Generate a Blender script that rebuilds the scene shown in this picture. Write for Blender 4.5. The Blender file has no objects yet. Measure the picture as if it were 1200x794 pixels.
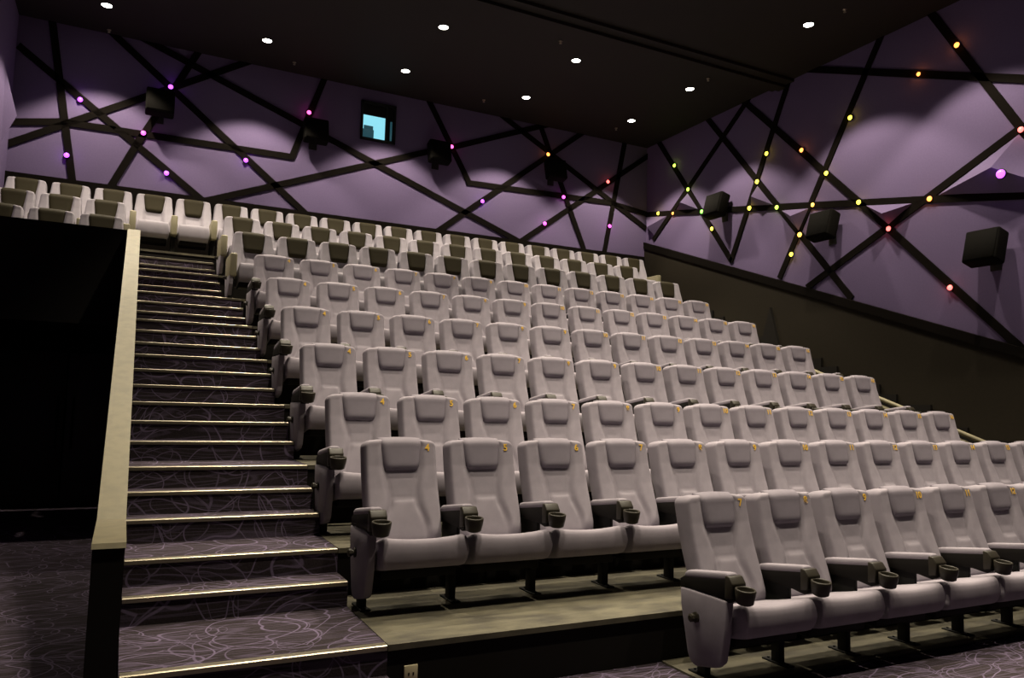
import bpy, bmesh, math, random
from mathutils import Vector, Matrix

random.seed(7)
SC = bpy.context.scene
COL = SC.collection

# ------------------------------------------------------------------ camera
F_PX = 902.0
YAW, PITCH, ROLL = (math.radians(a) for a in (26.55, 4.97, 1.54))
CAM = Vector((-0.052, -4.733, 1.196))
_fw = Vector((math.sin(YAW) * math.cos(PITCH), math.cos(YAW) * math.cos(PITCH), math.sin(PITCH)))
_r = Vector((math.cos(YAW), -math.sin(YAW), 0))
_u = _r.cross(_fw)
_r, _u = _r * math.cos(ROLL) + _u * math.sin(ROLL), _u * math.cos(ROLL) - _r * math.sin(ROLL)


def at(px, py, axis, val):
    """pixel of the photograph -> point on the plane axis = val"""
    d = _fw + _r * ((px - 600) / F_PX) + _u * ((397 - py) / F_PX)
    return CAM + d * ((val - CAM[axis]) / d[axis])


cam = bpy.data.objects.new('camera', bpy.data.cameras.new('camera'))
COL.objects.link(cam)
cam.data.sensor_fit = 'HORIZONTAL'
cam.data.sensor_width = 36
cam.data.lens = F_PX * 36 / 1200
cam.data.clip_start = 0.05
m3 = Matrix((_r, _u, -_fw)).transposed()
cam.matrix_world = Matrix.Translation(CAM) @ m3.to_4x4()
SC.camera = cam

# ------------------------------------------------------------------ world, exposure, lamp settings
world = bpy.data.worlds.new('world')
SC.world = world
world.use_nodes = True
world.node_tree.nodes['Background'].inputs[0].default_value = (0.30, 0.26, 0.30, 1)
world.node_tree.nodes['Background'].inputs[1].default_value = 0.01
SC.view_settings.view_transform = 'Standard'
SC.view_settings.look = 'None'
SC.view_settings.gamma = 1
SC.view_settings.use_curve_mapping = False
SC.view_settings.exposure = 0.0
LAMP_W = 540.0
FRONT_POWER = 1.05                 # power factor for the mostly unseen lamps over the front rows
LAMP_COL = (1.0, 0.87, 0.68)
LAMP_ANGLE = math.radians(97)
LAMP_BLEND = 0.28
LED_STRENGTH = 3.2
LED_W = 0.4


# ------------------------------------------------------------------ materials
def mat(name, color, rough=0.6, metal=0.0, spec=0.5, noise=None, bump=None, emit=None, coat=0.0):
    m = bpy.data.materials.new(name)
    m.use_nodes = True
    nt = m.node_tree
    b = nt.nodes['Principled BSDF']
    b.inputs['Base Color'].default_value = (*color, 1)
    b.inputs['Roughness'].default_value = rough
    b.inputs['Metallic'].default_value = metal
    b.inputs['Specular IOR Level'].default_value = spec
    if coat:
        b.inputs['Coat Weight'].default_value = coat
    tc = nt.nodes.new('ShaderNodeTexCoord')
    if noise:
        sc, c2, lo, hi = noise[:4]
        n = nt.nodes.new('ShaderNodeTexNoise')
        n.inputs['Scale'].default_value = sc
        n.inputs['Detail'].default_value = 6
        if len(noise) > 4:
            mp = nt.nodes.new('ShaderNodeMapping')
            mp.inputs['Scale'].default_value = noise[4]
            nt.links.new(tc.outputs['Object'], mp.inputs['Vector'])
            nt.links.new(mp.outputs[0], n.inputs['Vector'])
        else:
            nt.links.new(tc.outputs['Object'], n.inputs['Vector'])
        r = nt.nodes.new('ShaderNodeMapRange')
        r.inputs[1].default_value = lo
        r.inputs[2].default_value = hi
        nt.links.new(n.outputs['Fac'], r.inputs[0])
        mx = nt.nodes.new('ShaderNodeMix')
        mx.data_type = 'RGBA'
        mx.inputs[6].default_value = (*color, 1)
        mx.inputs[7].default_value = (*c2, 1)
        nt.links.new(r.outputs[0], mx.inputs[0])
        nt.links.new(mx.outputs[2], b.inputs['Base Color'])
    if bump:
        sc, st = bump
        n2 = nt.nodes.new('ShaderNodeTexNoise')
        n2.inputs['Scale'].default_value = sc
        n2.inputs['Detail'].default_value = 3
        nt.links.new(tc.outputs['Object'], n2.inputs['Vector'])
        bp = nt.nodes.new('ShaderNodeBump')
        bp.inputs['Strength'].default_value = st
        bp.inputs['Distance'].default_value = 0.004
        nt.links.new(n2.outputs['Fac'], bp.inputs['Height'])
        nt.links.new(bp.outputs['Normal'], b.inputs['Normal'])
    if emit:
        b.inputs['Emission Color'].default_value = (*emit[0], 1)
        b.inputs['Emission Strength'].default_value = emit[1]
    return m


def carpet_material():
    """dark brown-grey carpet with thin lavender swirling lines"""
    m = bpy.data.materials.new('swirl_carpet')
    m.use_nodes = True
    nt = m.node_tree
    N, L = nt.nodes, nt.links
    b = N['Principled BSDF']
    b.inputs['Roughness'].default_value = 0.95
    b.inputs['Specular IOR Level'].default_value = 0.1
    tc = N.new('ShaderNodeTexCoord')
    last = None

    def mul(a, k):
        x = N.new('ShaderNodeMath')
        x.operation = 'MULTIPLY'
        x.inputs[1].default_value = k
        L.new(a, x.inputs[0])
        return x.outputs[0]
    # unfold treads and risers into one plane: (x, y + z)
    sep = N.new('ShaderNodeSeparateXYZ')
    L.new(tc.outputs['Object'], sep.inputs[0])
    ad = N.new('ShaderNodeMath')
    L.new(sep.outputs[1], ad.inputs[0])
    L.new(sep.outputs[2], ad.inputs[1])
    uv = N.new('ShaderNodeCombineXYZ')
    L.new(sep.outputs[0], uv.inputs[0])
    L.new(ad.outputs[0], uv.inputs[1])
    wob = N.new('ShaderNodeTexNoise')
    wob.inputs['Scale'].default_value = 2.2
    wob.inputs['Detail'].default_value = 0.5
    L.new(uv.outputs[0], wob.inputs['Vector'])
    wm = N.new('ShaderNodeVectorMath')
    wm.operation = 'MULTIPLY_ADD'
    wm.inputs[1].default_value = (0.45, 0.45, 0)
    L.new(wob.outputs['Color'], wm.inputs[0])
    L.new(uv.outputs[0], wm.inputs[2])
    # loose loops: rings of constant distance around scattered points
    for i, (scale, ring, wid, amt) in enumerate([(1.7, 0.42, 0.007, 0.85), (2.3, 0.34, 0.006, 0.8), (1.3, 0.55, 0.007, 0.75), (2.9, 0.40, 0.006, 0.6),
                                                 (1.5, 0.62, 0.006, 0.6), (2.0, 0.25, 0.005, 0.5)]):
        mp = N.new('ShaderNodeMapping')
        mp.inputs['Location'].default_value = (7.3 * i, 3.1 * i, 0)
        mp.inputs['Rotation'].default_value = (0, 0, 0.9 * i)
        mp.inputs['Scale'].default_value = (1, 1.25, 1)
        L.new(wm.outputs[0], mp.inputs['Vector'])
        n = N.new('ShaderNodeTexVoronoi')
        n.voronoi_dimensions = '2D'
        n.inputs['Scale'].default_value = scale
        L.new(mp.outputs[0], n.inputs['Vector'])
        sb = N.new('ShaderNodeMath')
        sb.operation = 'SUBTRACT'
        sb.inputs[1].default_value = ring
        L.new(n.outputs['Distance'], sb.inputs[0])
        ab = N.new('ShaderNodeMath')
        ab.operation = 'ABSOLUTE'
        L.new(sb.outputs[0], ab.inputs[0])
        r = N.new('ShaderNodeMapRange')
        r.inputs[1].default_value = wid * scale * 0.45
        r.inputs[2].default_value = wid * scale
        r.inputs[3].default_value = 1.0
        r.inputs[4].default_value = 0.0
        L.new(ab.outputs[0], r.inputs[0])
        o = mul(r.outputs[0], amt)
        if last is None:
            last = o
        else:
            mx = N.new('ShaderNodeMath')
            mx.operation = 'MAXIMUM'
            L.new(last, mx.inputs[0])
            L.new(o, mx.inputs[1])
            last = mx.outputs[0]
    # faint streaks across
    for i, sc in enumerate((2.6, 3.7)):
        mp = N.new('ShaderNodeMapping')
        mp.inputs['Location'].default_value = (3.3 * i, 9.1 * i, 0)
        mp.inputs['Rotation'].default_value = (0, 0, 0.10 - 0.22 * i)
        mp.inputs['Scale'].default_value = (0.22, 2.4, 1)
        L.new(uv.outputs[0], mp.inputs['Vector'])
        n = N.new('ShaderNodeTexNoise')
        n.inputs['Scale'].default_value = sc
        n.inputs['Detail'].default_value = 0.0
        L.new(mp.outputs[0], n.inputs['Vector'])
        mo = N.new('ShaderNodeMath')
        mo.operation = 'PINGPONG'
        mo.inputs[1].default_value = 0.06
        L.new(n.outputs['Fac'], mo.inputs[0])
        r = N.new('ShaderNodeMapRange')
        r.inputs[1].default_value = 0.005
        r.inputs[2].default_value = 0.016
        r.inputs[3].default_value = 1.0
        r.inputs[4].default_value = 0.0
        L.new(mo.outputs[0], r.inputs[0])
        o = mul(r.outputs[0], 0.28)
        mx = N.new('ShaderNodeMath')
        mx.operation = 'MAXIMUM'
        L.new(last, mx.inputs[0])
        L.new(o, mx.inputs[1])
        last = mx.outputs[0]
    fn = N.new('ShaderNodeTexNoise')
    fn.inputs['Scale'].default_value = 90
    L.new(tc.outputs['Object'], fn.inputs['Vector'])
    base = N.new('ShaderNodeMix')
    base.data_type = 'RGBA'
    base.inputs[6].default_value = (0.018, 0.014, 0.016, 1)
    base.inputs[7].default_value = (0.044, 0.035, 0.038, 1)
    L.new(fn.outputs['Fac'], base.inputs[0])
    mx = N.new('ShaderNodeMix')
    mx.data_type = 'RGBA'
    mx.inputs[7].default_value = (0.165, 0.130, 0.205, 1)
    L.new(last, mx.inputs[0])
    L.new(base.outputs[2], mx.inputs[6])
    L.new(mx.outputs[2], b.inputs['Base Color'])
    bp = N.new('ShaderNodeBump')
    bp.inputs['Strength'].default_value = 0.4
    bp.inputs['Distance'].default_value = 0.004
    L.new(fn.outputs['Fac'], bp.inputs['Height'])
    L.new(bp.outputs['Normal'], b.inputs['Normal'])
    return m


M = {}
M['fabric'] = mat('lavender_grey_fabric', (0.275, 0.250, 0.285), 0.9, spec=0.2, noise=(9, (0.245, 0.222, 0.255), 0.4, 0.65), bump=(420, 0.35))
M['pad'] = mat('grey_headrest_fabric', (0.200, 0.180, 0.212), 0.75, spec=0.3, noise=(9, (0.182, 0.163, 0.193), 0.4, 0.65), bump=(420, 0.25))
M['premium'] = mat('pale_grey_fabric', (0.285, 0.265, 0.30), 0.9, spec=0.2, noise=(9, (0.26, 0.242, 0.274), 0.4, 0.65), bump=(420, 0.3))
M['olive'] = mat('dark_olive_leather', (0.024, 0.020, 0.0105), 0.7, spec=0.08, bump=(160, 0.2))
M['armleather'] = mat('cream_olive_leather', (0.23, 0.21, 0.135), 0.5, spec=0.4, bump=(160, 0.2))
M['plastic'] = mat('black_plastic', (0.0085, 0.0075, 0.0065), 0.6, spec=0.12)
M['cup'] = mat('dark_bronze_plastic', (0.024, 0.0205, 0.0135), 0.45, spec=0.3)
M['steel'] = mat('black_painted_steel', (0.007, 0.007, 0.006), 0.6, spec=0.25)
M['gold'] = mat('gold_number_paint', (0.75, 0.46, 0.06), 0.5)
M['goldpale'] = mat('pale_gold_number_paint', (0.62, 0.50, 0.30), 0.5)
M['carpet'] = carpet_material()
M['concrete'] = mat('worn_concrete', (0.125, 0.113, 0.073), 0.85, noise=(3.5, (0.055, 0.049, 0.034), 0.38, 0.66, (1, 2.6, 1)), bump=(60, 0.3))
M['blackpaint'] = mat('black_paint', (0.010, 0.0085, 0.007), 0.8, spec=0.12, noise=(5, (0.010, 0.009, 0.008), 0.4, 0.6))
M['cap'] = mat('cream_painted_cap', (0.195, 0.172, 0.100), 0.6, noise=(14, (0.160, 0.140, 0.084), 0.4, 0.7))
M['nosing'] = mat('brass_nosing', (0.33, 0.295, 0.22), 0.36, metal=0.85)
M['purple'] = mat('purple_acoustic_fabric', (0.132, 0.101, 0.190), 0.95, spec=0.05, noise=(40, (0.123, 0.094, 0.178), 0.35, 0.65), bump=(260, 0.25))
M['facet'] = mat('pale_lilac_facet', (0.27, 0.24, 0.31), 0.9, spec=0.1, bump=(260, 0.2))
M['strip'] = mat('black_felt_strip', (0.0065, 0.0053, 0.0045), 0.95, spec=0.02)
M['dado'] = mat('dark_olive_dado', (0.020, 0.0165, 0.0115), 0.85, spec=0.08, noise=(25, (0.0175, 0.0145, 0.010), 0.35, 0.65))
M['ceiling'] = mat('dark_brown_ceiling', (0.013, 0.0100, 0.0088), 0.75, spec=0.25, noise=(30, (0.0115, 0.009, 0.008), 0.35, 0.65))
M['speaker'] = mat('black_speaker_grille', (0.005, 0.0046, 0.004), 0.85, spec=0.04, bump=(300, 0.5))
M['ivory'] = mat('ivory_plastic', (0.62, 0.55, 0.34), 0.4)
M['glow'] = mat('lamp_glass', (1, 1, 1), 0.3, emit=((1.0, 0.97, 0.86), 14.0))
M['cyan'] = mat('lit_booth_glass', (0.05, 0.2, 0.25), 0.15, emit=((0.30, 0.80, 0.95), 0.95))
M['boothdark'] = mat('booth_silhouette', (0.02, 0.06, 0.075), 0.4, emit=((0.03, 0.11, 0.14), 0.5))
M['brown'] = mat('dark_wood_door', (0.030, 0.024, 0.018), 0.5)
LED, LEDC = {}, {}
for nm, c in dict(violet=(0.50, 0.06, 1.0), magenta=(1.0, 0.07, 0.75), pink=(1.0, 0.08, 0.42), red=(1.0, 0.12, 0.10), orange=(1.0, 0.30, 0.04),
                  amber=(1.0, 0.52, 0.06), yellow=(0.95, 0.80, 0.05), lime=(0.55, 0.95, 0.06), green=(0.22, 0.95, 0.08)).items():
    LEDC[nm] = c
    LED[nm] = mat('led_' + nm, c, 0.3, emit=(tuple(0.03 + 0.97 * x for x in c), LED_STRENGTH))


# ------------------------------------------------------------------ mesh helpers
class MB:
    """collects geometry for ONE mesh"""

    def __init__(s):
        s.v, s.f, s.mi, s.sm = [], [], [], []

    def add(s, verts, faces, mi=0, smooth=False):
        o = len(s.v)
        s.v += [tuple(p) for p in verts]
        s.f += [tuple(i + o for i in f) for f in faces]
        s.mi += [mi] * len(faces)
        s.sm += [smooth] * len(faces)
        return s

    def box(s, x0, x1, y0, y1, z0, z1, mi=0):
        v = [(x, y, z) for x in (x0, x1) for y in (y0, y1) for z in (z0, z1)]
        return s.add(v, [(0, 1, 3, 2), (4, 6, 7, 5), (0, 4, 5, 1), (2, 3, 7, 6), (0, 2, 6, 4), (1, 5, 7, 3)], mi)

    def rbox(s, x0, x1, y0, y1, z0, z1, bev=0.01, seg=2, mi=0, mtx=None):
        bm = bmesh.new()
        bmesh.ops.create_cube(bm, size=1)
        for p in bm.verts:
            p.co = Vector(((x0 + x1) / 2 + p.co.x * (x1 - x0), (y0 + y1) / 2 + p.co.y * (y1 - y0), (z0 + z1) / 2 + p.co.z * (z1 - z0)))
        bmesh.ops.bevel(bm, geom=bm.edges[:], offset=bev, segments=seg, affect='EDGES', profile=0.5)
        return s.from_bm(bm, mi, mtx)

    def from_bm(s, bm, mi=0, mtx=None, smooth=True):
        bm.verts.index_update()
        vs = [(mtx @ p.co if mtx else p.co.copy()) for p in bm.verts]
        s.add(vs, [tuple(q.index for q in f.verts) for f in bm.faces], mi, smooth)
        bm.free()
        return s

    def prism(s, poly, a0, a1, axis=0, mi=0, bev=0.0):
        """polygon in the two other axes, extruded along axis"""
        bm = bmesh.new()
        mk = {0: lambda a, p: (a, p[0], p[1]), 1: lambda a, p: (p[0], a, p[1]), 2: lambda a, p: (p[0], p[1], a)}[axis]
        A = [bm.verts.new(mk(a0, p)) for p in poly]
        B = [bm.verts.new(mk(a1, p)) for p in poly]
        n = len(poly)
        bm.faces.new(A)
        bm.faces.new(B[::-1])
        for i in range(n):
            bm.faces.new((A[i], B[i], B[(i + 1) % n], A[(i + 1) % n]))
        bmesh.ops.recalc_face_normals(bm, faces=bm.faces[:])
        if bev:
            bmesh.ops.bevel(bm, geom=bm.edges[:], offset=bev, segments=2, affect='EDGES', profile=0.5)
        return s.from_bm(bm, mi, None, bool(bev))

    def lathe(s, prof, n=20, mtx=None, mi=0, smooth=True, close=True):
        """profile of (r, z)"""
        vs, fs = [], []
        for r, z in prof:
            for i in range(n):
                a = 2 * math.pi * i / n
                p = Vector((r * math.cos(a), r * math.sin(a), z))
                vs.append(mtx @ p if mtx else p)
        for j in range(len(prof) - 1):
            for i in range(n):
                fs.append((j * n + i, j * n + (i + 1) % n, (j + 1) * n + (i + 1) % n, (j + 1) * n + i))
        if close:
            fs.append(tuple(range(n))[::-1])
            fs.append(tuple((len(prof) - 1) * n + i for i in range(n)))
        return s.add(vs, fs, mi, smooth)

    def tube(s, p0, p1, r, n=10, mi=0):
        p0, p1 = Vector(p0), Vector(p1)
        q = (p1 - p0).to_track_quat('Z', 'Y').to_matrix().to_4x4()
        return s.lathe([(r, 0), (r, (p1 - p0).length)], n, Matrix.Translation(p0) @ q, mi)

    def pillow(s, nu, nv, mid, th, pu=8, pv=8, sculpt=None, mi=0):
        """closed cushion: mid(u,v)->(point, front normal); thickness falls to 0 at the rim"""
        us = [math.sin(math.pi / 2 * (2 * i / nu - 1)) for i in range(nu + 1)]
        vs_ = [math.sin(math.pi / 2 * (2 * j / nv - 1)) for j in range(nv + 1)]
        verts, idx = [], {}
        for side in (0, 1):
            for j, v in enumerate(vs_):
                for i, u in enumerate(us):
                    rim = i in (0, nu) or j in (0, nv)
                    if side and rim:
                        idx[1, i, j] = idx[0, i, j]
                        continue
                    p, n = mid(u, v)
                    e = max(0, 1 - abs(u) ** pu) ** 0.5 * max(0, 1 - abs(v) ** pv) ** 0.5
                    t = th / 2 * e
                    if side == 0:
                        d = t + (sculpt(u, v) * e if sculpt else 0)
                        q = p + n * d
                    else:
                        q = p - n * t
                    idx[side, i, j] = len(verts)
                    verts.append(q)
        fs = []
        for j in range(nv):
            for i in range(nu):
                fs.append((idx[0, i, j], idx[0, i + 1, j], idx[0, i + 1, j + 1], idx[0, i, j + 1]))
                fs.append((idx[1, i, j], idx[1, i, j + 1], idx[1, i + 1, j + 1], idx[1, i + 1, j]))
        return s.add(verts, fs, mi, True)

    def mesh(s, name, mats):
        me = bpy.data.meshes.new(name)
        me.from_pydata(s.v, [], s.f)
        for m in (mats if isinstance(mats, (list, tuple)) else [mats]):
            me.materials.append(m)
        me.polygons.foreach_set('material_index', s.mi)
        me.polygons.foreach_set('use_smooth', s.sm)
        bm = bmesh.new()
        bm.from_mesh(me)
        bmesh.ops.recalc_face_normals(bm, faces=bm.faces[:])
        bm.to_mesh(me)
        bm.free()
        me.update()
        return me


def obj(name, data, parent=None, loc=None, rotz=0.0):
    o = bpy.data.objects.new(name, data)
    COL.objects.link(o)
    if parent:
        o.parent = parent
    if loc:
        o.location = loc
    if rotz:
        o.rotation_euler.z = rotz
    return o


def tag(o, label=None, cat=None, group=None, kind=None):
    for k, v in (('label', label), ('category', cat), ('group', group), ('kind', kind)):
        if v:
            o[k] = v
    return o


def struct(name, mb, mats, label=None, cat=None, parent=None):
    o = obj(name, mb.mesh(name, mats), parent)
    if parent is None:
        tag(o, label, cat, kind='structure')
    return o


def smooth01(a, b, x):
    t = min(1, max(0, (x - a) / (b - a)))
    return t * t * (3 - 2 * t)


ORD = ['', 'first', 'second', 'third', 'fourth', 'fifth', 'sixth', 'seventh', 'eighth', 'ninth', 'tenth', 'eleventh', 'twelfth', 'thirteenth',
       'fourteenth', 'fifteenth', 'sixteenth', 'seventeenth', 'eighteenth', 'nineteenth', 'twentieth']

# ------------------------------------------------------------------ dimensions of the hall (metres)
H = 0.1442                      # one stair riser
FLOOR = -2 * H
XL, XR, YB, YF, ZC = -1.84, 9.85, 8.70, -9.0, 6.90
AX0, AX1 = 0.0, 1.195            # aisle stairs
TX1 = 8.72                      # right end of the seating tiers
NOSE = {-1: -1.25, 0: -0.957, 1: -0.17, 2: 0.095, 3: 0.625, 4: 0.86, 5: 1.08, 6: 1.62, 7: 1.88, 8: 2.13, 9: 2.65, 10: 2.92, 11: 3.17, 12: 3.67,
        13: 3.97, 14: 4.35, 15: 4.93, 16: 5.20, 17: 5.42, 18: 5.95, 19: 6.20, 20: 6.50, 21: 7.00, 22: 7.25, 23: 7.50}
ROWK = {2: 0, 3: 2, 4: 5, 5: 8, 6: 11, 7: 14, 8: 17, 9: 20, 10: 23}
ROWY = {1: -1.023, 2: 0.0, 3: 0.938, 4: 1.973, 5: 3.007, 6: 4.044, 7: 5.10, 8: 6.08, 9: 7.15, 10: 8.27}
rowz = lambda r: FLOOR if r == 1 else ROWK[r] * H

# ------------------------------------------------------------------ setting: floor, walls, ceiling
struct('floor', MB().box(XL, XR, YF, 7.3, FLOOR - 0.1, FLOOR), M['carpet'], 'dark carpet floor with pale swirling lines', 'floor')
ceil = struct('ceiling', MB().box(XL, XR, YF, YB, ZC, ZC + 0.15), M['ceiling'], 'flat dark brown ceiling with small round downlights', 'ceiling')
for y0, y1, dz in ((4.55, 4.72, 0.05), (4.72, 4.90, 0.10), (4.90, 5.05, 0.05)):
    obj('ceiling_beam', MB().box(XL, XR, y0, y1, ZC - dz, ZC).mesh('ceiling_beam', M['ceiling']), ceil)

wall_b = struct('wall_back', MB().box(XL - .2, XR + .2, YB, YB + 0.2, FLOOR, ZC + .15), M['purple'], 'purple fabric back wall crossed by black strips', 'wall')
wall_r = struct('wall_right', MB().box(XR, XR + 0.2, YF, YB, FLOOR, ZC + .15), M['purple'], 'purple fabric side wall crossed by black strips above dark dado', 'wall')
wall_l = struct('wall_left', MB().box(XL - 0.2, XL, YF, YB, FLOOR, ZC + .15), M['purple'], 'purple fabric side wall beside the short seat rows', 'wall')
struct('wall_front', MB().box(XL - .2, XR + .2, YF - 0.2, YF, FLOOR, ZC + .15), M['strip'], 'dark front wall of the hall', 'wall')
struct('wall_rear_undercroft', MB().box(XL, -0.14, 7.3, 7.4, FLOOR, 2.0), M['blackpaint'], 'black wall at the end of the dark passage', 'wall')
# dark dado of the right wall: sloping top edge
DZ = lambda y: 1.70 + 0.356 * y
dado = struct('trim_1', MB().prism([(YF, FLOOR), (YB, FLOOR), (YB, DZ(YB) - 0.12), (-5.0, max(FLOOR + .3, DZ(-5.0))), (YF, max(FLOOR + .3, DZ(-5.0)))], XR - 0.05, XR, 0),
              M['dado'], 'dark olive lower panelling along the sloping side wall', 'panelling')
obj('dado_cap', MB().prism([(-5.0, DZ(-5.0) - .02), (YB, DZ(YB) - 0.14), (YB, DZ(YB)), (-5.0, DZ(-5.0) + .10)], XR - 0.075, XR, 0).mesh('dado_cap', M['strip']), dado)
struct('trim_2', MB().box(XL, XR - .08, YB - 0.05, YB, 23 * H, 4.47), M['strip'], 'black band along the foot of the back wall', 'trim')


def strip(px0, px1, wall, w=0.105, depth=0.022, top=False):
    """black felt strip between two pixels of the photograph, on the back (axis y) or right (axis x) wall"""
    ax, val, par = (1, YB, wall_b) if wall == 'b' else ((0, XR, wall_r) if wall == 'r' else (0, XL, wall_l))
    p0, p1 = at(*px0, ax, val), at(*px1, ax, val)
    d = (p1 - p0).normalized()
    n = Vector((0, -1, 0)) if ax == 1 else Vector((-1 if wall == 'r' else 1, 0, 0))
    s = d.cross(n) * (w / 2)
    if top:                              # strip that runs up to the ceiling
        if p0.z > p1.z:
            p0 = p0 - d * max(0, (ZC + 0.1 - p0.z) / max(0.15, -d.z))
        else:
            p1 = p1 + d * max(0, (ZC + 0.1 - p1.z) / max(0.15, d.z))

    def lim(q):
        if q.z > ZC:
            q = q + d * ((ZC - q.z) / d.z)
        if q.x < XL and ax == 1:
            q = q + d * ((XL - q.x) / d.x)
        if q.x > XR and ax == 1:
            q = q + d * ((XR - q.x) / d.x)
        if q.y > YB and ax == 0:
            q = q + d * ((YB - q.y) / d.y)
        return q
    a = [lim(q) for q in (p0 - s, p0 + s, p1 + s, p1 - s)]
    v = a + [q + n * depth for q in a]
    mb = MB().add(v, [(0, 1, 2, 3), (7, 6, 5, 4), (0, 4, 5, 1), (1, 5, 6, 2), (2, 6, 7, 3), (3, 7, 4, 0)])
    return obj('felt_strip', mb.mesh('felt_strip', M['strip']), par)


line_b = lambda p: 26 + 0.195 * p[0] + 22        # pixel lines just below the ceiling edge
line_r = lambda p: 168 - 0.43 * (p[0] - 760) + 18
for a, b in [((21, 53), (241, 238)), ((64, 46), (86, 222)), ((-6, 143), (75, 143)), ((73, 143), (342, 184)), ((341, 186), (379, 95)),
             ((8, 169), (278, 77)), ((148, 54), (362, 254)), ((190, 57), (612, 285)), ((124, 228), (164, 163)), ((160, 170), (222, 77)), ((238, 236), (505, 177)),
             ((524, 174), (655, 143)), ((502, 117), (550, 215)), ((547, 214), (718, 238)), ((716, 238), (758, 251)), ((512, 271), (688, 152)), ((580, 129), (757, 268)),
             ((633, 147), (686, 298)), ((608, 284), (759, 183)), ((732, 166), (707, 300))]:
    strip(a, b, 'b', top=min(a[1], b[1]) < line_b(a if a[1] < b[1] else b))
for a, b in [((756, 251.5), (912, 242.5)), ((910, 242.5), (1230, 227)), ((771, 164), (858, 306)), ((873, 123), (766, 281)), ((828, 137), (999, 350)), ((924, 97), (857, 307)),
             ((876, 122), (1043, 268)), ((1041, 267), (1215, 424)), ((1029, 52), (914, 326)), ((966, 82), (1230, 94)), ((1095, 20), (1199, 152)), ((1200, 148), (946, 337)),
             ((1196, 150), (1240, 195))]:
    strip(a, b, 'r', top=min(a[1], b[1]) < line_r(a if a[1] < b[1] else b))


def facet(corners, apex, out):
    """triangular folded panel standing out from the right wall"""
    c = [at(*p, 0, XR) for p in corners]
    a = at(*apex, 0, XR - out)
    mb = MB().add(c + [a], [(0, 1, 3), (1, 2, 3), (2, 0, 3), (0, 2, 1)])
    return obj('folded_panel', mb.mesh('folded_panel', M['purple']), wall_r)


facet([(757, 253), (783, 252), (768, 277)], (758, 266), 0.16)
facet([(807, 225), (793, 247), (821, 246)], (797, 237), 0.18)
facet([(888, 217), (880, 242), (909, 241)], (880, 230), 0.20)
facet([(915, 246), (950, 243), (937, 272)], (926, 253), 0.20)
facet([(1013, 240), (1072, 237), (1042, 264)], (1033, 250), 0.24)
facet([(1097, 230), (1196, 155), (1262, 226)], (1161, 196), 0.30)
lf = [at(4, 92, 0, XL), at(12, 112, 0, XL), at(0, 126, 0, XL)]
# folded panel on the left wall, close to the back corner
c = [Vector((XL, 7.9, 5.75)), Vector((XL, 8.62, 5.2)), Vector((XL, 8.1, 4.75))]
obj('folded_panel', MB().add(c + [Vector((XL + 0.14, 8.25, 5.2))], [(0, 1, 3), (1, 2, 3), (2, 0, 3), (0, 2, 1)]).mesh('folded_panel', M['purple']), wall_l)

# solid black wedge added in the shape of a shadow on the right wall
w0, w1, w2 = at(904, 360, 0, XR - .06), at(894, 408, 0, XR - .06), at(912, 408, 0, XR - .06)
shadow_fin = obj('wedge_panel', MB().prism([(w0.y, w0.z), (w1.y + .02, w1.z + .04), (w2.y - .04, w2.z + .04)], XR - 0.10, XR - 0.05, 0).mesh('wedge_panel', M['blackpaint']))
tag(shadow_fin, 'narrow black wedge-shaped panel on the dark lower part of the side wall', 'panel')

# ------------------------------------------------------------------ seating tiers (concrete) and the two stairs
tiers = tag(obj('seating_terrace', None), 'stepped concrete terrace carrying the rows of seats', 'terrace', kind='structure')
rows = list(range(2, 11))
for i, r in enumerate(rows):
    y0 = NOSE[ROWK[r]]
    y1 = NOSE[ROWK[rows[i + 1]]] if i + 1 < len(rows) else YB - 0.05
    z = rowz(r)
    zb = (rowz(r - 1) if r > 2 else FLOOR) - 0.02
    if r == 2:
        zb = FLOOR
    x0, x1 = AX1, TX1
    if r >= 8:
        x0 = AX1 - 0.19
    if r == 10:
        x0, x1 = XL, XR - 0.05
    mb = MB()
    mb.box(x0, x1, y0 + 0.015, y1 + 0.02, zb, z - 0.004, 1)       # dark painted body and riser
    mb.box(x0, x1, y0, y1, z - 0.03, z, 0)                         # concrete slab
    obj('tier', mb.mesh('tier', [M['concrete'], M['blackpaint']]), tiers)
# concrete strip under the front row
obj('floor_slab', MB().box(2.88, TX1, -1.42, -0.957, FLOOR, FLOOR + 0.012).mesh('floor_slab', M['concrete']), tiers)
# tiers of the short rows left of the stairs, and their black parapet
for r, y0, y1 in ((8, 5.15, 6.50), (9, 6.50, 7.50)):
    obj('tier', MB().box(XL, -0.14, y0 + .1, y1, rowz(r) - 0.46 if r == 8 else rowz(8) - .02, rowz(r)).mesh('tier', M['blackpaint']), tiers)


def stairs(name, x0, x1, label, k0, k1, carpet):
    t = tag(obj(name, None, loc=(x0, NOSE[k0], FLOOR)), label, 'stairs')
    for k in range(k0, k1 + 1):
        y0 = NOSE[k]
        y1 = NOSE.get(k + 1, y0 + 0.2)
        zb = FLOOR if k < 2 else (k - 2) * H
        xx1 = x1 - (0.19 if (k >= 18 and x0 < 1) else 0.0)
        mb = MB().box(0, xx1 - x0, y0 - NOSE[k0] + 0.008, y1 - NOSE[k0] + 0.02, zb - FLOOR, k * H - FLOOR - 0.003)
        s = obj('step', mb.mesh('step', carpet), t)
        nb = MB().prism([(0, -0.024), (-0.006, -0.021), (-0.006, 0.0), (0.0, 0.004), (0.045, 0.004), (0.045, -0.002), (0.004, -0.002), (0.004, -0.024)],
                        0.005, xx1 - x0 - 0.005, 0)
        n = obj('nosing', nb.mesh('nosing', M['nosing']), s, loc=(0, y0 - NOSE[k0] + 0.004, k * H - FLOOR - 0.004))
    return t


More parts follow.
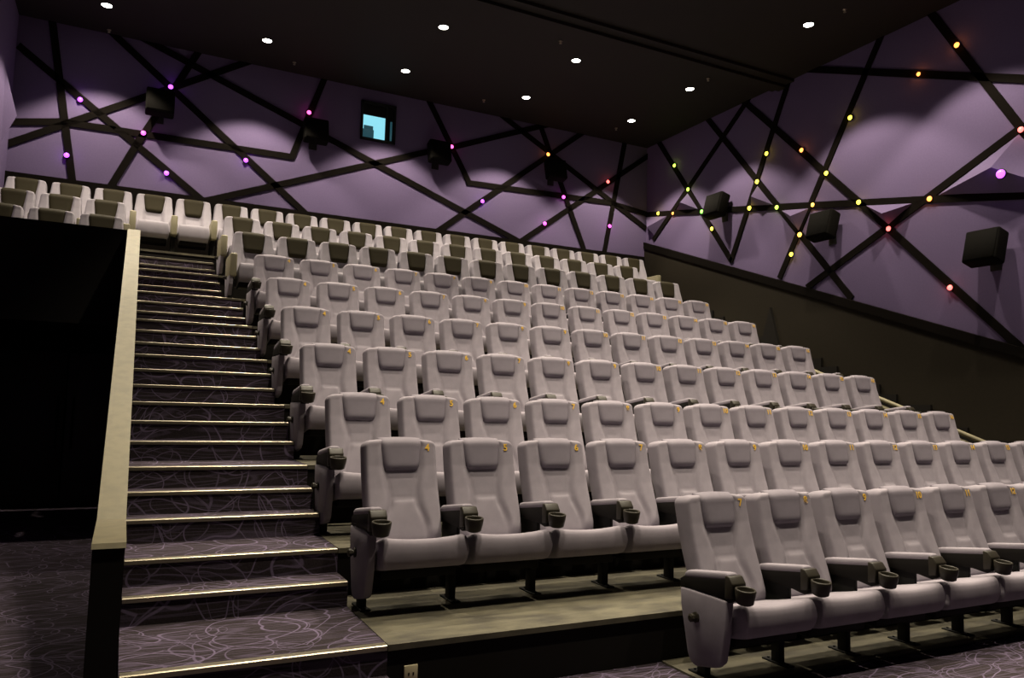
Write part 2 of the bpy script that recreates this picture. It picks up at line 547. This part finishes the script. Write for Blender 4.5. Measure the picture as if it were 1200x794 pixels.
stairs('aisle_stairs', AX0, AX1, 'carpeted aisle stairs with brass nosings beside the cream-capped parapet', -1, 22, M['carpet'])
st2 = stairs('side_stairs', TX1 + 0.01, XR - 0.095, 'dark aisle stairs running up along the olive side wall', -1, 22, M['blackpaint'])
for k in range(-1, 23):                  # stepped black skirting between these stairs and the wall
    obj('skirting', MB().box(XR - 0.09 - TX1 - .01, XR - 0.052 - TX1 - .01, NOSE[k] - NOSE[-1] - 0.02, NOSE[k + 1] - NOSE[-1] - 0.02, (k - 1) * H - FLOOR if k > 0 else 0.0,
                             k * H - FLOOR + 0.21).mesh('skirting', M['blackpaint']), st2)

# ------------------------------------------------------------------ parapet beside the stairs and fascia of the short rows
par = tag(obj('stair_parapet', None, loc=(-0.07, -1.0, FLOOR)), 'black parapet wall with sloping cream cap along the stairs', 'parapet', kind='structure')
prof = [(-1.0, 0.55), (-0.3, 0.55), (5.15, 3.10)]
mb = MB().prism([(y + 1.0, z - FLOOR) for y, z in prof] + [(6.15, 0.0), (0, 0)], -0.062, 0.062, 0)
obj('parapet_body', mb.mesh('parapet_body', M['blackpaint']), par)
mb = MB().prism([(y + 1.0 - (0.012 if i == 0 else 0), z - FLOOR) for i, (y, z) in enumerate(prof)] +
                [(y + 1.0 - (0.012 if i == 2 else 0), z - FLOOR + 0.022) for i, (y, z) in reversed(list(enumerate(prof)))], -0.066, 0.066, 0)
obj('parapet_cap', mb.mesh('parapet_cap', M['cap']), par)
obj('cap_end', MB().rbox(-0.066, 0.066, 6.15, 6.30, 3.08 - FLOOR, 3.122 - FLOOR, 0.006).mesh('cap_end', M['cap']), par)
fas = MB().box(XL, -0.14, 5.15, 5.25, 1.99, 3.11)
struct('wall_fascia', fas, M['blackpaint'], 'plain black balcony front below the short seat rows', 'balcony front')
# faint double door in the dark passage below
dd = tag(obj('door_1', None, loc=(-0.75, 7.28, FLOOR)), 'dark double door in the passage under the balcony', 'door', kind='structure')
for s in (-1, 1):
    lf_ = obj('door_leaf', MB().rbox(s * 0.43 - 0.42, s * 0.43 + 0.42, -0.04, 0.01, 0.0, 2.05, 0.006).mesh('door_leaf', M['brown']), dd)
    obj('door_handle', MB().tube((s * 0.09, -0.075, 0.75), (s * 0.09, -0.075, 1.45), 0.014).box(s * .09 - .012, s * .09 + .012, -.075, -.04, .85, .88)
        .box(s * .09 - .012, s * .09 + .012, -.075, -.04, 1.32, 1.35).mesh('door_handle', M['steel']), lf_)

# twin cream rail beside the far stairs
rail = tag(obj('stair_handrail', None, loc=(8.95, 0, 0)), 'cream twin handrail beside the far aisle stairs', 'handrail')
rz = lambda y, d: 1.459 + (y - 2.356) * 0.365 - d
for d in (0.0, 0.10):
    obj('rail', MB().tube((0, -0.3, rz(-0.3, d)), (0, 4.6, rz(4.6, d)), 0.028, 10).mesh('rail', M['cap']), rail)
for y, k in ((0.3, 2), (1.4, 5), (2.4, 8), (3.4, 11), (4.5, 14)):
    obj('rail_post', MB().tube((0, y, k * H - 0.01), (0, y, rz(y, 0)), 0.014, 8).mesh('rail_post', M['steel']), rail)

# power outlet on the front riser
p = at(481, 788, 1, -0.945)
ol = tag(obj('power_outlet', None, loc=(p.x, -0.942, p.z - 0.04)), 'ivory wall outlet on the black riser at the foot of the stairs', 'outlet')
obj('cover_plate', MB().rbox(-0.036, 0.036, -0.012, 0.0, 0, 0.08, 0.004).mesh('cover_plate', M['ivory']), ol)
for dx in (-0.012, 0.012):
    obj('socket_hole', MB().rbox(dx - .004, dx + .004, -0.0135, -0.011, 0.03, 0.045, 0.0008).mesh('socket_hole', M['plastic']), ol)


# ------------------------------------------------------------------ seats
def build_seat_meshes(pre):
    """mesh data of one seat kind; local frame: x across, y towards the back, z up from the tier; pre = premium rows"""
    D = {}
    fab = M['premium'] if pre else M['fabric']
    W = 0.555 if pre else 0.478
    top = 0.985 if pre else 0.965
    bot = 0.33
    # front face line of the backrest
    pts = [(0.30, -0.205), (0.40, -0.170), (0.53, -0.118), (0.64, -0.075), (0.78, -0.030), (0.91, 0.0), (1.02, 0.015)]

    def yf(z):
        for (z0, a), (z1, b) in zip(pts, pts[1:]):
            if z <= z1:
                return a + (b - a) * (z - z0) / (z1 - z0)
        return pts[-1][1]
    th = 0.115

    def mid(u, v):
        z = bot + (top - bot) * (v + 1) / 2
        hw = W / 2
        r = 0.05
        if z > top - r:
            hw = W / 2 - r + math.sqrt(max(0, r * r - (z - top + r) ** 2)) * 0.999
        if pre:
            hw *= 1.0 - 0.09 * smooth01(0.62, 1.0, z)
        else:
            hw *= 1.0 - 0.03 * smooth01(0.5, 0.33, z)
        zz = z - 0.012 * u * u * smooth01(0.8, 1.0, z)
        dy = yf(z + .02) - yf(z - .02)
        n = Vector((0, -1, dy / 0.04)).normalized()
        return Vector((hw * u, yf(z) + th / 2, zz)), n

    def sculpt(u, v):
        z = bot + (top - bot) * (v + 1) / 2
        x = abs(u) * W / 2
        s = 0.0
        cw = 0.080 + 0.045 * smooth01(0.57, 0.40, z) + 0.025 * smooth01(0.6, 0.78, z)
        s += 0.024 * smooth01(cw, cw + 0.05, x) * smooth01(0.30, 0.40, z)
        s -= 0.007 * math.exp(-((x - cw) / 0.007) ** 2) * smooth01(0.46, 0.56, z)
        if x < cw + .01:
            k = 1 - smooth01(cw - .02, cw + .01, x)
            s += k * (0.012 * smooth01(0.580, 0.572, z) * smooth01(0.28, 0.52, z))
            s -= k * 0.012 * math.exp(-((z - 0.578) / 0.006) ** 2)
        return s
    if pre:
        def sculpt(u, v):
            z = bot + (top - bot) * (v + 1) / 2
            x = abs(u) * W / 2
            cw = 0.105 + 0.03 * smooth01(0.7, 0.98, z)
            s = 0.055 * smooth01(cw - 0.01, cw + 0.06, x)
            return s
    D['backrest'] = MB().pillow(60, 64, mid, th, 36, 40, sculpt).mesh('backrest', fab)
    # headrest pad
    hb, ht = (0.700, 1.000) if pre else (0.770, 0.978)
    hw1, hw0 = (0.165, 0.120) if pre else (0.143, 0.112)

    def hmid(u, v):
        z = hb + (ht - hb) * (v + 1) / 2
        q = (v + 1) / 2
        hw = hw0 + (hw1 - hw0) * q ** 0.8
        if q < 0.2:
            hw -= (0.022 if not pre else 0.03) * (1 - math.sqrt(max(0, 1 - (1 - q / 0.2) ** 2)))
        zz = z - 0.006 * u * u * q
        n = Vector((0, -1, 0.2)).normalized()
        off = 0.010 if not pre else 0.004
        return Vector((hw * u, yf(z) + off + (0.03 * smooth01(0.8, 1.0, q)), zz)), n
    D['headrest'] = MB().pillow(16, 16, hmid, 0.085 if not pre else 0.11, 10, 9).mesh('headrest', M['olive'] if pre else M['pad'])
    # seat cushion
    cw = 0.263
    cth = 0.165 if not pre else 0.20

    def cmid(u, v):
        y = -0.335 + 0.205 * v
        z = 0.352 - 0.085 * (v + 1) / 2 + (0.02 if pre else 0.0)
        return Vector((cw * u, y, z)), Vector((0, 0, 1))

    def csc(u, v):
        f = smooth01(0.6, -1.0, v)
        return 0.022 * abs(u) ** 2.2 * f + (0.025 * (1 - u * u) if pre else 0.0)
    D['cushion'] = MB().pillow(30, 24, cmid, cth, 36, 14, csc).mesh('cushion', fab)
    D['seat_pan'] = MB().rbox(-0.235, 0.235, -0.42, -0.14, 0.190 if not pre else 0.18, 0.25, 0.012).mesh('seat_pan', M['plastic'])
    # armrest (left boundary of the seat at x = -0.28)
    if not pre:
        poly = [(-0.06, 0.445), (-0.052, 0.500), (-0.09, 0.522), (-0.45, 0.576), (-0.475, 0.566), (-0.49, 0.545), (-0.49, 0.468), (-0.455, 0.448),
                (-0.36, 0.462), (-0.12, 0.462)]
        D['armrest'] = MB().prism(poly, -0.034, 0.034, 0, 0, 0.006).mesh('armrest', M['plastic'])

        def amid(u, v):
            return Vector((0.035 * u, -0.275 + 0.18 * v, 0.558 - 0.027 * v)), Vector((0, -0.14, 0.99))
        D['armrest_pad'] = MB().pillow(10, 16, amid, 0.050, 8, 20).mesh('armrest_pad', fab)
        mt = Matrix.Translation((0.004, -0.538, 0.458)) @ Matrix.Rotation(0.10, 4, 'X')
        mb = MB().lathe([(0.032, 0.0), (0.046, 0.008), (0.053, 0.045), (0.056, 0.076), (0.054, 0.082), (0.046, 0.082), (0.044, 0.076), (0.040, 0.020), (0.001, 0.018)], 24, mt)
        mb.prism([(-0.440, 0.592), (-0.472, 0.592), (-0.500, 0.556), (-0.492, 0.480), (-0.44, 0.470)], -0.046, 0.052, 0, 0, 0.006)
        D['cup_holder'] = mb.mesh('cup_holder', M['cup'])
        D['leg'] = MB().rbox(-0.022, 0.022, -0.258, -0.192, 0.008, 0.30, 0.004).rbox(-0.012, 0.012, -0.32, -0.08, 0.24, 0.47, 0.002).mesh('leg', M['steel'])
    else:
        mb = MB().rbox(-0.043, 0.043, -0.53, -0.02, 0.30, 0.60, 0.018, 3)
        D['armrest'] = mb.mesh('armrest', M['armleather'])
        D['leg'] = MB().rbox(-0.03, 0.03, -0.40, -0.10, 0.008, 0.30, 0.006).mesh('leg', M['steel'])
    D['foot_plate'] = MB().rbox(-0.030, 0.030, -0.325, -0.125, 0.0, 0.009, 0.002, 1).tube((0, -.30, .008), (0, -.30, .016), .008, 6)\
        .tube((0, -.15, .008), (0, -.15, .016), .008, 6).mesh('foot_plate', M['steel'])
    # tapered end panel
    poly = [(-0.062, 0.455), (-0.068, 0.36), (-0.130, 0.10), (-0.155, 0.06), (-0.20, 0.045), (-0.37, 0.085), (-0.41, 0.12), (-0.445, 0.30), (-0.455, 0.458)]
    if pre:
        poly = [(-0.005, 0.57), (-0.015, 0.30), (-0.12, 0.08), (-0.20, 0.04), (-0.40, 0.06), (-0.50, 0.20), (-0.52, 0.57)]
    D['end_panel'] = MB().prism(poly, -0.030, 0.022, 0, 0, 0.012).mesh('end_panel', fab)
    mt = Matrix.Translation((-0.030, -0.205, 0.315)) @ Matrix.Rotation(-math.pi / 2, 4, 'Y')
    D['knob'] = MB().lathe([(0.030, 0.0), (0.030, 0.008), (0.016, 0.012), (0.016, 0.022), (0.024, 0.026), (0.024, 0.040), (0.014, 0.046)], 8, mt, smooth=False).mesh('knob', M['cup'])
    return D


SEAT = {False: build_seat_meshes(False), True: build_seat_meshes(True)}
NUM = {}


def number_mesh(n, pre):
    if (n, pre) not in NUM:
        cu = bpy.data.curves.new('seat_number', 'FONT')
        cu.body = str(n)
        cu.size = 0.062
        cu.offset = 0.0015
        cu.extrude = 0.0012
        cu.align_x, cu.align_y = 'CENTER', 'CENTER'
        t = bpy.data.objects.new('seat_number', cu)
        COL.objects.link(t)
        me = bpy.data.meshes.new_from_object(t)
        bpy.data.objects.remove(t)
        bpy.data.curves.remove(cu)
        me.name = 'seat_number'
        me.transform(Matrix.Rotation(math.radians(90 - 12), 4, 'X'))
        me.materials.clear()
        me.materials.append(M['goldpale'] if pre else M['gold'])
        NUM[(n, pre)] = me
    return NUM[(n, pre)]


def seat(x, r, number, pitch, label, group, pre=False, first=False, last=False, jitter=True):
    D = SEAT[pre]
    root = tag(obj('cinema_armchair' if pre else 'cinema_chair', None, loc=(x, ROWY[r], rowz(r) + (0.012 if r == 1 else 0.0))), label, 'seat', group)
    hp = pitch / 2
    b = obj('backrest', D['backrest'], root)
    b.scale.x = min(1.0, (pitch - 0.008) / 0.56) if pre else 1.0
    h = obj('headrest', D['headrest'], root)
    if pre:
        obj('seat_number', number_mesh(number, pre), b, loc=(0.205, -0.052, 0.895))
    else:
        obj('seat_number', number_mesh(number, pre), b, loc=(0.17, -0.0285, 0.914))
    c = obj('cushion', D['cushion'], root)
    c.scale.x = (pitch - 0.006) / 0.56
    if pre:
        c.scale.x *= 0.83
    obj('seat_pan', D['seat_pan'], c)
    if jitter and not pre:
        c.rotation_euler.x = 0.0
    for side in ([-1] if not last else [-1, 1]):
        a = obj('armrest', D['armrest'], root, loc=(side * hp, 0, 0))
        if not pre:
            obj('armrest_pad', D['armrest_pad'], a)
            obj('cup_holder', D['cup_holder'], a)
        g = obj('leg', D['leg'], root, loc=(side * hp, 0, 0))
        obj('foot_plate', D['foot_plate'], g)
        if (side < 0 and first) or (side > 0 and last):
            e = obj('end_panel', D['end_panel'], root, loc=(side * hp + (-0.012 if side < 0 else 0.012), 0, 0))
            if side > 0:
                e.scale.x = -1
            obj('knob', D['knob'], e)
    return root


P = 0.56
ROWNAME = {1: 'front row on the floor', 2: 'second row', 3: 'third row', 4: 'fourth row', 5: 'fifth row', 6: 'sixth row', 7: 'seventh row',
           8: 'eighth row', 9: 'ninth row', 10: 'back row'}
for r, x0, n in ((1, 3.228, 11), (2, 1.541, 13), (3, 1.52, 13), (4, 1.52, 13), (5, 1.52, 13), (6, 1.52, 13), (7, 1.52, 13)):
    for k in range(n):
        num = (7 if r == 1 else 4) + k
        x = x0 + k * P
        if r == 1:
            if x > 8.4:
                continue
            lab = f'grey cinema seat numbered {num}, {ORD[k + 1]} from its end panel, in the front row'
        else:
            lab = f'grey cinema seat numbered {num}, {ORD[k + 1]} from the aisle stairs, in the {ROWNAME[r]}'
        seat(x, r, num, P, lab, 'grey seats in the ' + ROWNAME[r], first=k == 0, last=k == n - 1)
for r, x0, pt in ((8, 1.38, 0.582), (9, 1.355, 0.574)):
    for k in range(13):
        seat(x0 + k * pt, r, 4 + k, pt, f'pale seat with olive headrest, {ORD[k + 1]} right of the aisle stairs, {ROWNAME[r]}',
             'olive-headrest seats in the ' + ROWNAME[r], True, k == 0, k == 12)
    for k in range(3):
        seat(-1.52 + k * 0.54, r, 1 + k, 0.54, f'pale seat with olive headrest, {ORD[3 - k]} left of the aisle stairs, {ROWNAME[r]}',
             'olive-headrest seats behind the balcony front', True, False, k == 2)
for k in range(20):
    seat(-1.515 + k * 0.564, 10, 1 + k, 0.564, f'pale seat with olive headrest, {ORD[k + 1]} from the left wall, along the back wall',
         'olive-headrest seats along the back wall', True, False, k == 19)


# ------------------------------------------------------------------ loudspeakers on the walls
def speaker(p, face, w, h, d, tilt, label):
    rot = 0 if face == 'b' else math.pi / 2 * -1
    t = tag(obj('wall_speaker', None, loc=p, rotz=rot), label, 'speaker', 'surround speakers')
    mt = Matrix.Translation((0, -0.10, 0)) @ Matrix.Rotation(tilt, 4, 'X')
    bm = MB().rbox(-w / 2, w / 2, -d, -0.02, -h / 2, h / 2, 0.03, 3, 0, mt)
    b = obj('cabinet', bm.mesh('cabinet', M['speaker']), t)
    obj('grille', MB().rbox(-w / 2 + .02, w / 2 - .02, -d - 0.012, -d + .002, -h / 2 + .02, h / 2 - .02, 0.005, 1, 0, mt).mesh('grille', M['speaker']), b)
    br = MB().rbox(-0.07, 0.07, -0.02, 0.0, -0.24, 0.10, 0.004)
    br.tube((0, -0.02, 0.0), (0, -0.16, 0.0), 0.03, 10)
    obj('bracket', br.mesh('bracket', M['steel']), t)


for px, py, lab in ((187, 128, 'black wall speaker under the violet lights near the left corner'), (367, 160, 'black wall speaker left of the projection window'),
                    (510, 184, 'black wall speaker right of the projection window'), (645, 204, 'black wall speaker on the back wall near the olive side wall')):
    p = at(px, py, 1, YB)
    speaker((p.x, YB, p.z), 'b', 0.42, 0.42, 0.22, math.radians(-14), lab)
for (px, py, yy), lab in (((838, 243, 0), 'black wall speaker highest on the side wall'), ((963, 267, 0), 'black wall speaker at the middle of the side wall'),
                          ((1153, 293, 0), 'black wall speaker lowest on the side wall, beside bare purple fabric')):
    p = at(px, py, 0, XR - 0.25)
    t = speaker((XR, p.y, p.z), 'r', 0.44, 0.44, 0.24, math.radians(-16), lab)

# ------------------------------------------------------------------ projection window
wn = tag(obj('window_1', None, loc=(3.80, YB, 6.30)), 'black-framed projection booth window with lit cyan glass', 'window', kind='structure')
x0, x1, z0, z1 = -0.33, 0.32, -0.36, 0.36
fb = MB().box(x0, x1, -0.05, 0.0, z1 - 0.05, z1).box(x0, x1, -0.05, 0.0, z0, z0 + 0.04).box(x0, x0 + 0.035, -0.05, 0, z0, z1).box(x1 - 0.035, x1, -0.05, 0, z0, z1)
obj('frame', fb.mesh('frame', M['steel']), wn)
obj('reveal', MB().box(x0, x1, -0.006, -0.001, z0, z1).mesh('reveal', M['plastic']), wn)
pn = obj('pane', MB().box(-0.295, 0.125, -0.012, -0.006, -0.315, 0.105).mesh('pane', M['cyan']), wn)
obj('mullion', MB().box(0.125, 0.17, -0.035, -0.002, -0.32, 0.31).mesh('mullion', M['steel']), wn)
pj = MB().rbox(-0.290, -0.085, -0.030, -0.014, -0.312, -0.16, 0.006).rbox(-0.275, -0.10, -0.028, -0.014, -0.17, -0.09, 0.006)
obj('projector_silhouette', pj.mesh('projector_silhouette', M['boothdark']), wn)
obj('side_lamp', MB().tube((0.235, -0.03, -0.30), (0.235, -0.03, 0.05), 0.02, 8).mesh('side_lamp', M['boothdark']), wn)

# ------------------------------------------------------------------ coloured LED points on the strips
LEDMESH, LEDLAMP = {}, {}


def led(px, py, wall, color, size, where, out=0.022):
    ax, val = (1, YB - out) if wall == 'b' else (0, XR - out)
    p = at(px, py, ax, val)
    if color not in LEDMESH:
        mb = MB().lathe([(0.038, 0.0), (0.040, 0.008), (0.033, 0.012)], 14, None, 1)
        mb.lathe([(0.033, 0.010), (0.029, 0.022), (0.017, 0.032), (0.004, 0.035)], 14, None, 0)
        LEDMESH[color] = mb.mesh('led_' + color, [LED[color], M['plastic']])
    o = obj('led_light', LEDMESH[color], None, loc=p)
    o.rotation_euler = (math.pi / 2, 0, 0) if wall == 'b' else (0, -math.pi / 2, 0)
    o.scale = (size, size, size)
    wn_ = 'back wall' if wall == 'b' else 'side wall'
    tag(o, f'{color} light point {where}', 'light', f'light points on the {wn_}')
    if color not in LEDLAMP:
        l = bpy.data.lights.new('led_lamp', 'POINT')
        l.energy, l.shadow_soft_size = LED_W, 0.03
        l.color = LEDC[color]
        LEDLAMP[color] = l
    q = obj('led_lamp', LEDLAMP[color], o, loc=(0, 0, 0.065))
    return o


for px, py, c, w in ((94, 117, 'violet', 'high up near the left corner'), (200, 102, 'violet', 'above the speaker nearest the left corner'),
                     (78, 182, 'violet', 'low on the steep strip by the left corner'), (195, 203, 'violet', 'low on the back wall, above the aisle stairs'),
                     (288, 188, 'violet', 'below the speaker left of the projection window'), (168, 156, 'magenta', 'below the speaker nearest the left corner'),
                     (362, 132, 'pink', 'above the speaker left of the projection window'), (529, 172, 'pink', 'beside the speaker right of the projection window'),
                     (565, 236, 'violet', 'on a rising strip right of the projection window'), (642, 181, 'orange', 'above the fourth speaker of the back wall'),
                     (660, 231, 'magenta', 'just below the fourth speaker of the back wall'), (638, 262, 'magenta', 'just above the back row, left of the steep strip'),
                     (712, 213, 'red', 'on the back wall near the right corner'), (714, 265, 'magenta', 'just above the back row near the right corner')):
    led(px, py, 'b', c, 1.15, w)
for px, py, c, s, w in ((772, 250, 'yellow', 1, 'in the corner by the back wall'), (789, 250, 'orange', .8, 'in the corner by the back wall'),
                        (791, 194, 'lime', 1, 'topmost near the back corner'), (807, 222, 'lime', 1, 'at the crossing left of the highest side speaker'),
                        (823, 248, 'green', 1, 'touching the highest side speaker'), (835, 268, 'yellow', 1, 'just under the highest side speaker'),
                        (879, 244, 'yellow', 1.1, 'on the level strip right of the highest side speaker'), (888, 213, 'yellow', 1.1, 'at the tip of the second folded panel'),
                        (899, 180, 'yellow', 1, 'on the steep strip above the second folded panel'), (911, 243, 'lime', 1, 'on the level strip left of the middle side speaker'),
                        (928, 298, 'yellow', 1, 'just above the dado, below the middle side speaker'), (938, 275, 'amber', 1.1, 'at the crossing beside the middle side speaker'),
                        (940, 176, 'orange', 1, 'on the long falling strip below the ceiling edge'), (953, 240, 'amber', .9, 'on the level strip above the middle side speaker'),
                        (969, 203, 'yellow', 1, 'at the crossing above the middle side speaker'), (997, 138, 'yellow', 1, 'high on the long steep strip'),
                        (1007, 237, 'yellow', 1, 'on the level strip right of the middle side speaker'), (1042, 268, 'red', 1, 'at the crossing under a folded panel'),
                        (1077, 87, 'orange', .8, 'on the topmost level strip'), (1090, 233, 'orange', 1, 'at the corner of the largest folded panel'),
                        (1114, 337, 'red', 1, 'beside the lowest side speaker'), (1122, 53, 'orange', 1, 'highest of all, just below the ceiling edge'),
                        (1197, 152, 'red', 1, 'at the upper tip of the largest folded panel'), (1174, 204, 'violet', 1.5, 'set on the largest folded panel')):
    led(px, py, 'r', c, s * 1.15, w, 0.022 if px != 1174 else 0.27)

# ------------------------------------------------------------------ recessed ceiling downlights with their own lamps
spot = bpy.data.lights.new('downlight_lamp', 'SPOT')
spot.energy = LAMP_W
spot.color = LAMP_COL
spot.spot_size = LAMP_ANGLE
spot.spot_blend = LAMP_BLEND
spot.shadow_soft_size = 0.06
spot_front = spot.copy()
spot_front.energy = LAMP_W * FRONT_POWER
spot_front.spot_size = math.radians(76)          # narrower cones over the seats, to keep their sides darker
spot_front.spot_blend = 0.45
ring = MB().lathe([(0.095, 0.0), (0.095, -0.006), (0.088, -0.010), (0.074, -0.008), (0.072, 0.0)], 24).mesh('downlight_ring', M['ceiling'])
lens = MB().lathe([(0.072, -0.001), (0.070, -0.006), (0.02, -0.010)], 24).mesh('downlight_lens', M['glow'])
LX = (-0.64, 1.63, 3.93, 6.26, 8.60)
for iy, y in enumerate((7.65, 5.88, 3.10, 1.30, -0.50, -2.30)):
    for ix, x in enumerate(LX):
        if ix == 0 and y < 5:
            continue
        yy = y - (0.04 * ix - 0.05 if y > 5 else 0)
        d = tag(obj('ceiling_downlight', None, loc=(x, yy, ZC)),
                f'recessed downlight, {ORD[ix + 1]} from the left wall, {ORD[iy + 1]} row from the back wall', 'downlight', 'ceiling downlights')
        obj('trim_ring', ring, d)
        obj('lens', lens, d)
        s = obj('lamp', spot if y > 5 or (x > 8 and y > 1) else spot_front, d, loc=(0, 0, -0.03))
# sprinkler heads
spr = MB().lathe([(0.03, 0.0), (0.03, -0.008), (0.010, -0.012), (0.008, -0.035), (0.022, -0.038), (0.022, -0.042)], 10).mesh('sprinkler', M['nosing'])
for px, py in ((657, 48), (830, 92), (990, 11), (128, 35), (567, 117), (722, 150), (345, 73)):
    p = at(px, py, 2, ZC)
    tag(obj('sprinkler_head', spr, None, loc=(p.x, p.y, ZC)), 'small metal sprinkler head under the dark ceiling', 'sprinkler', 'sprinkler heads')
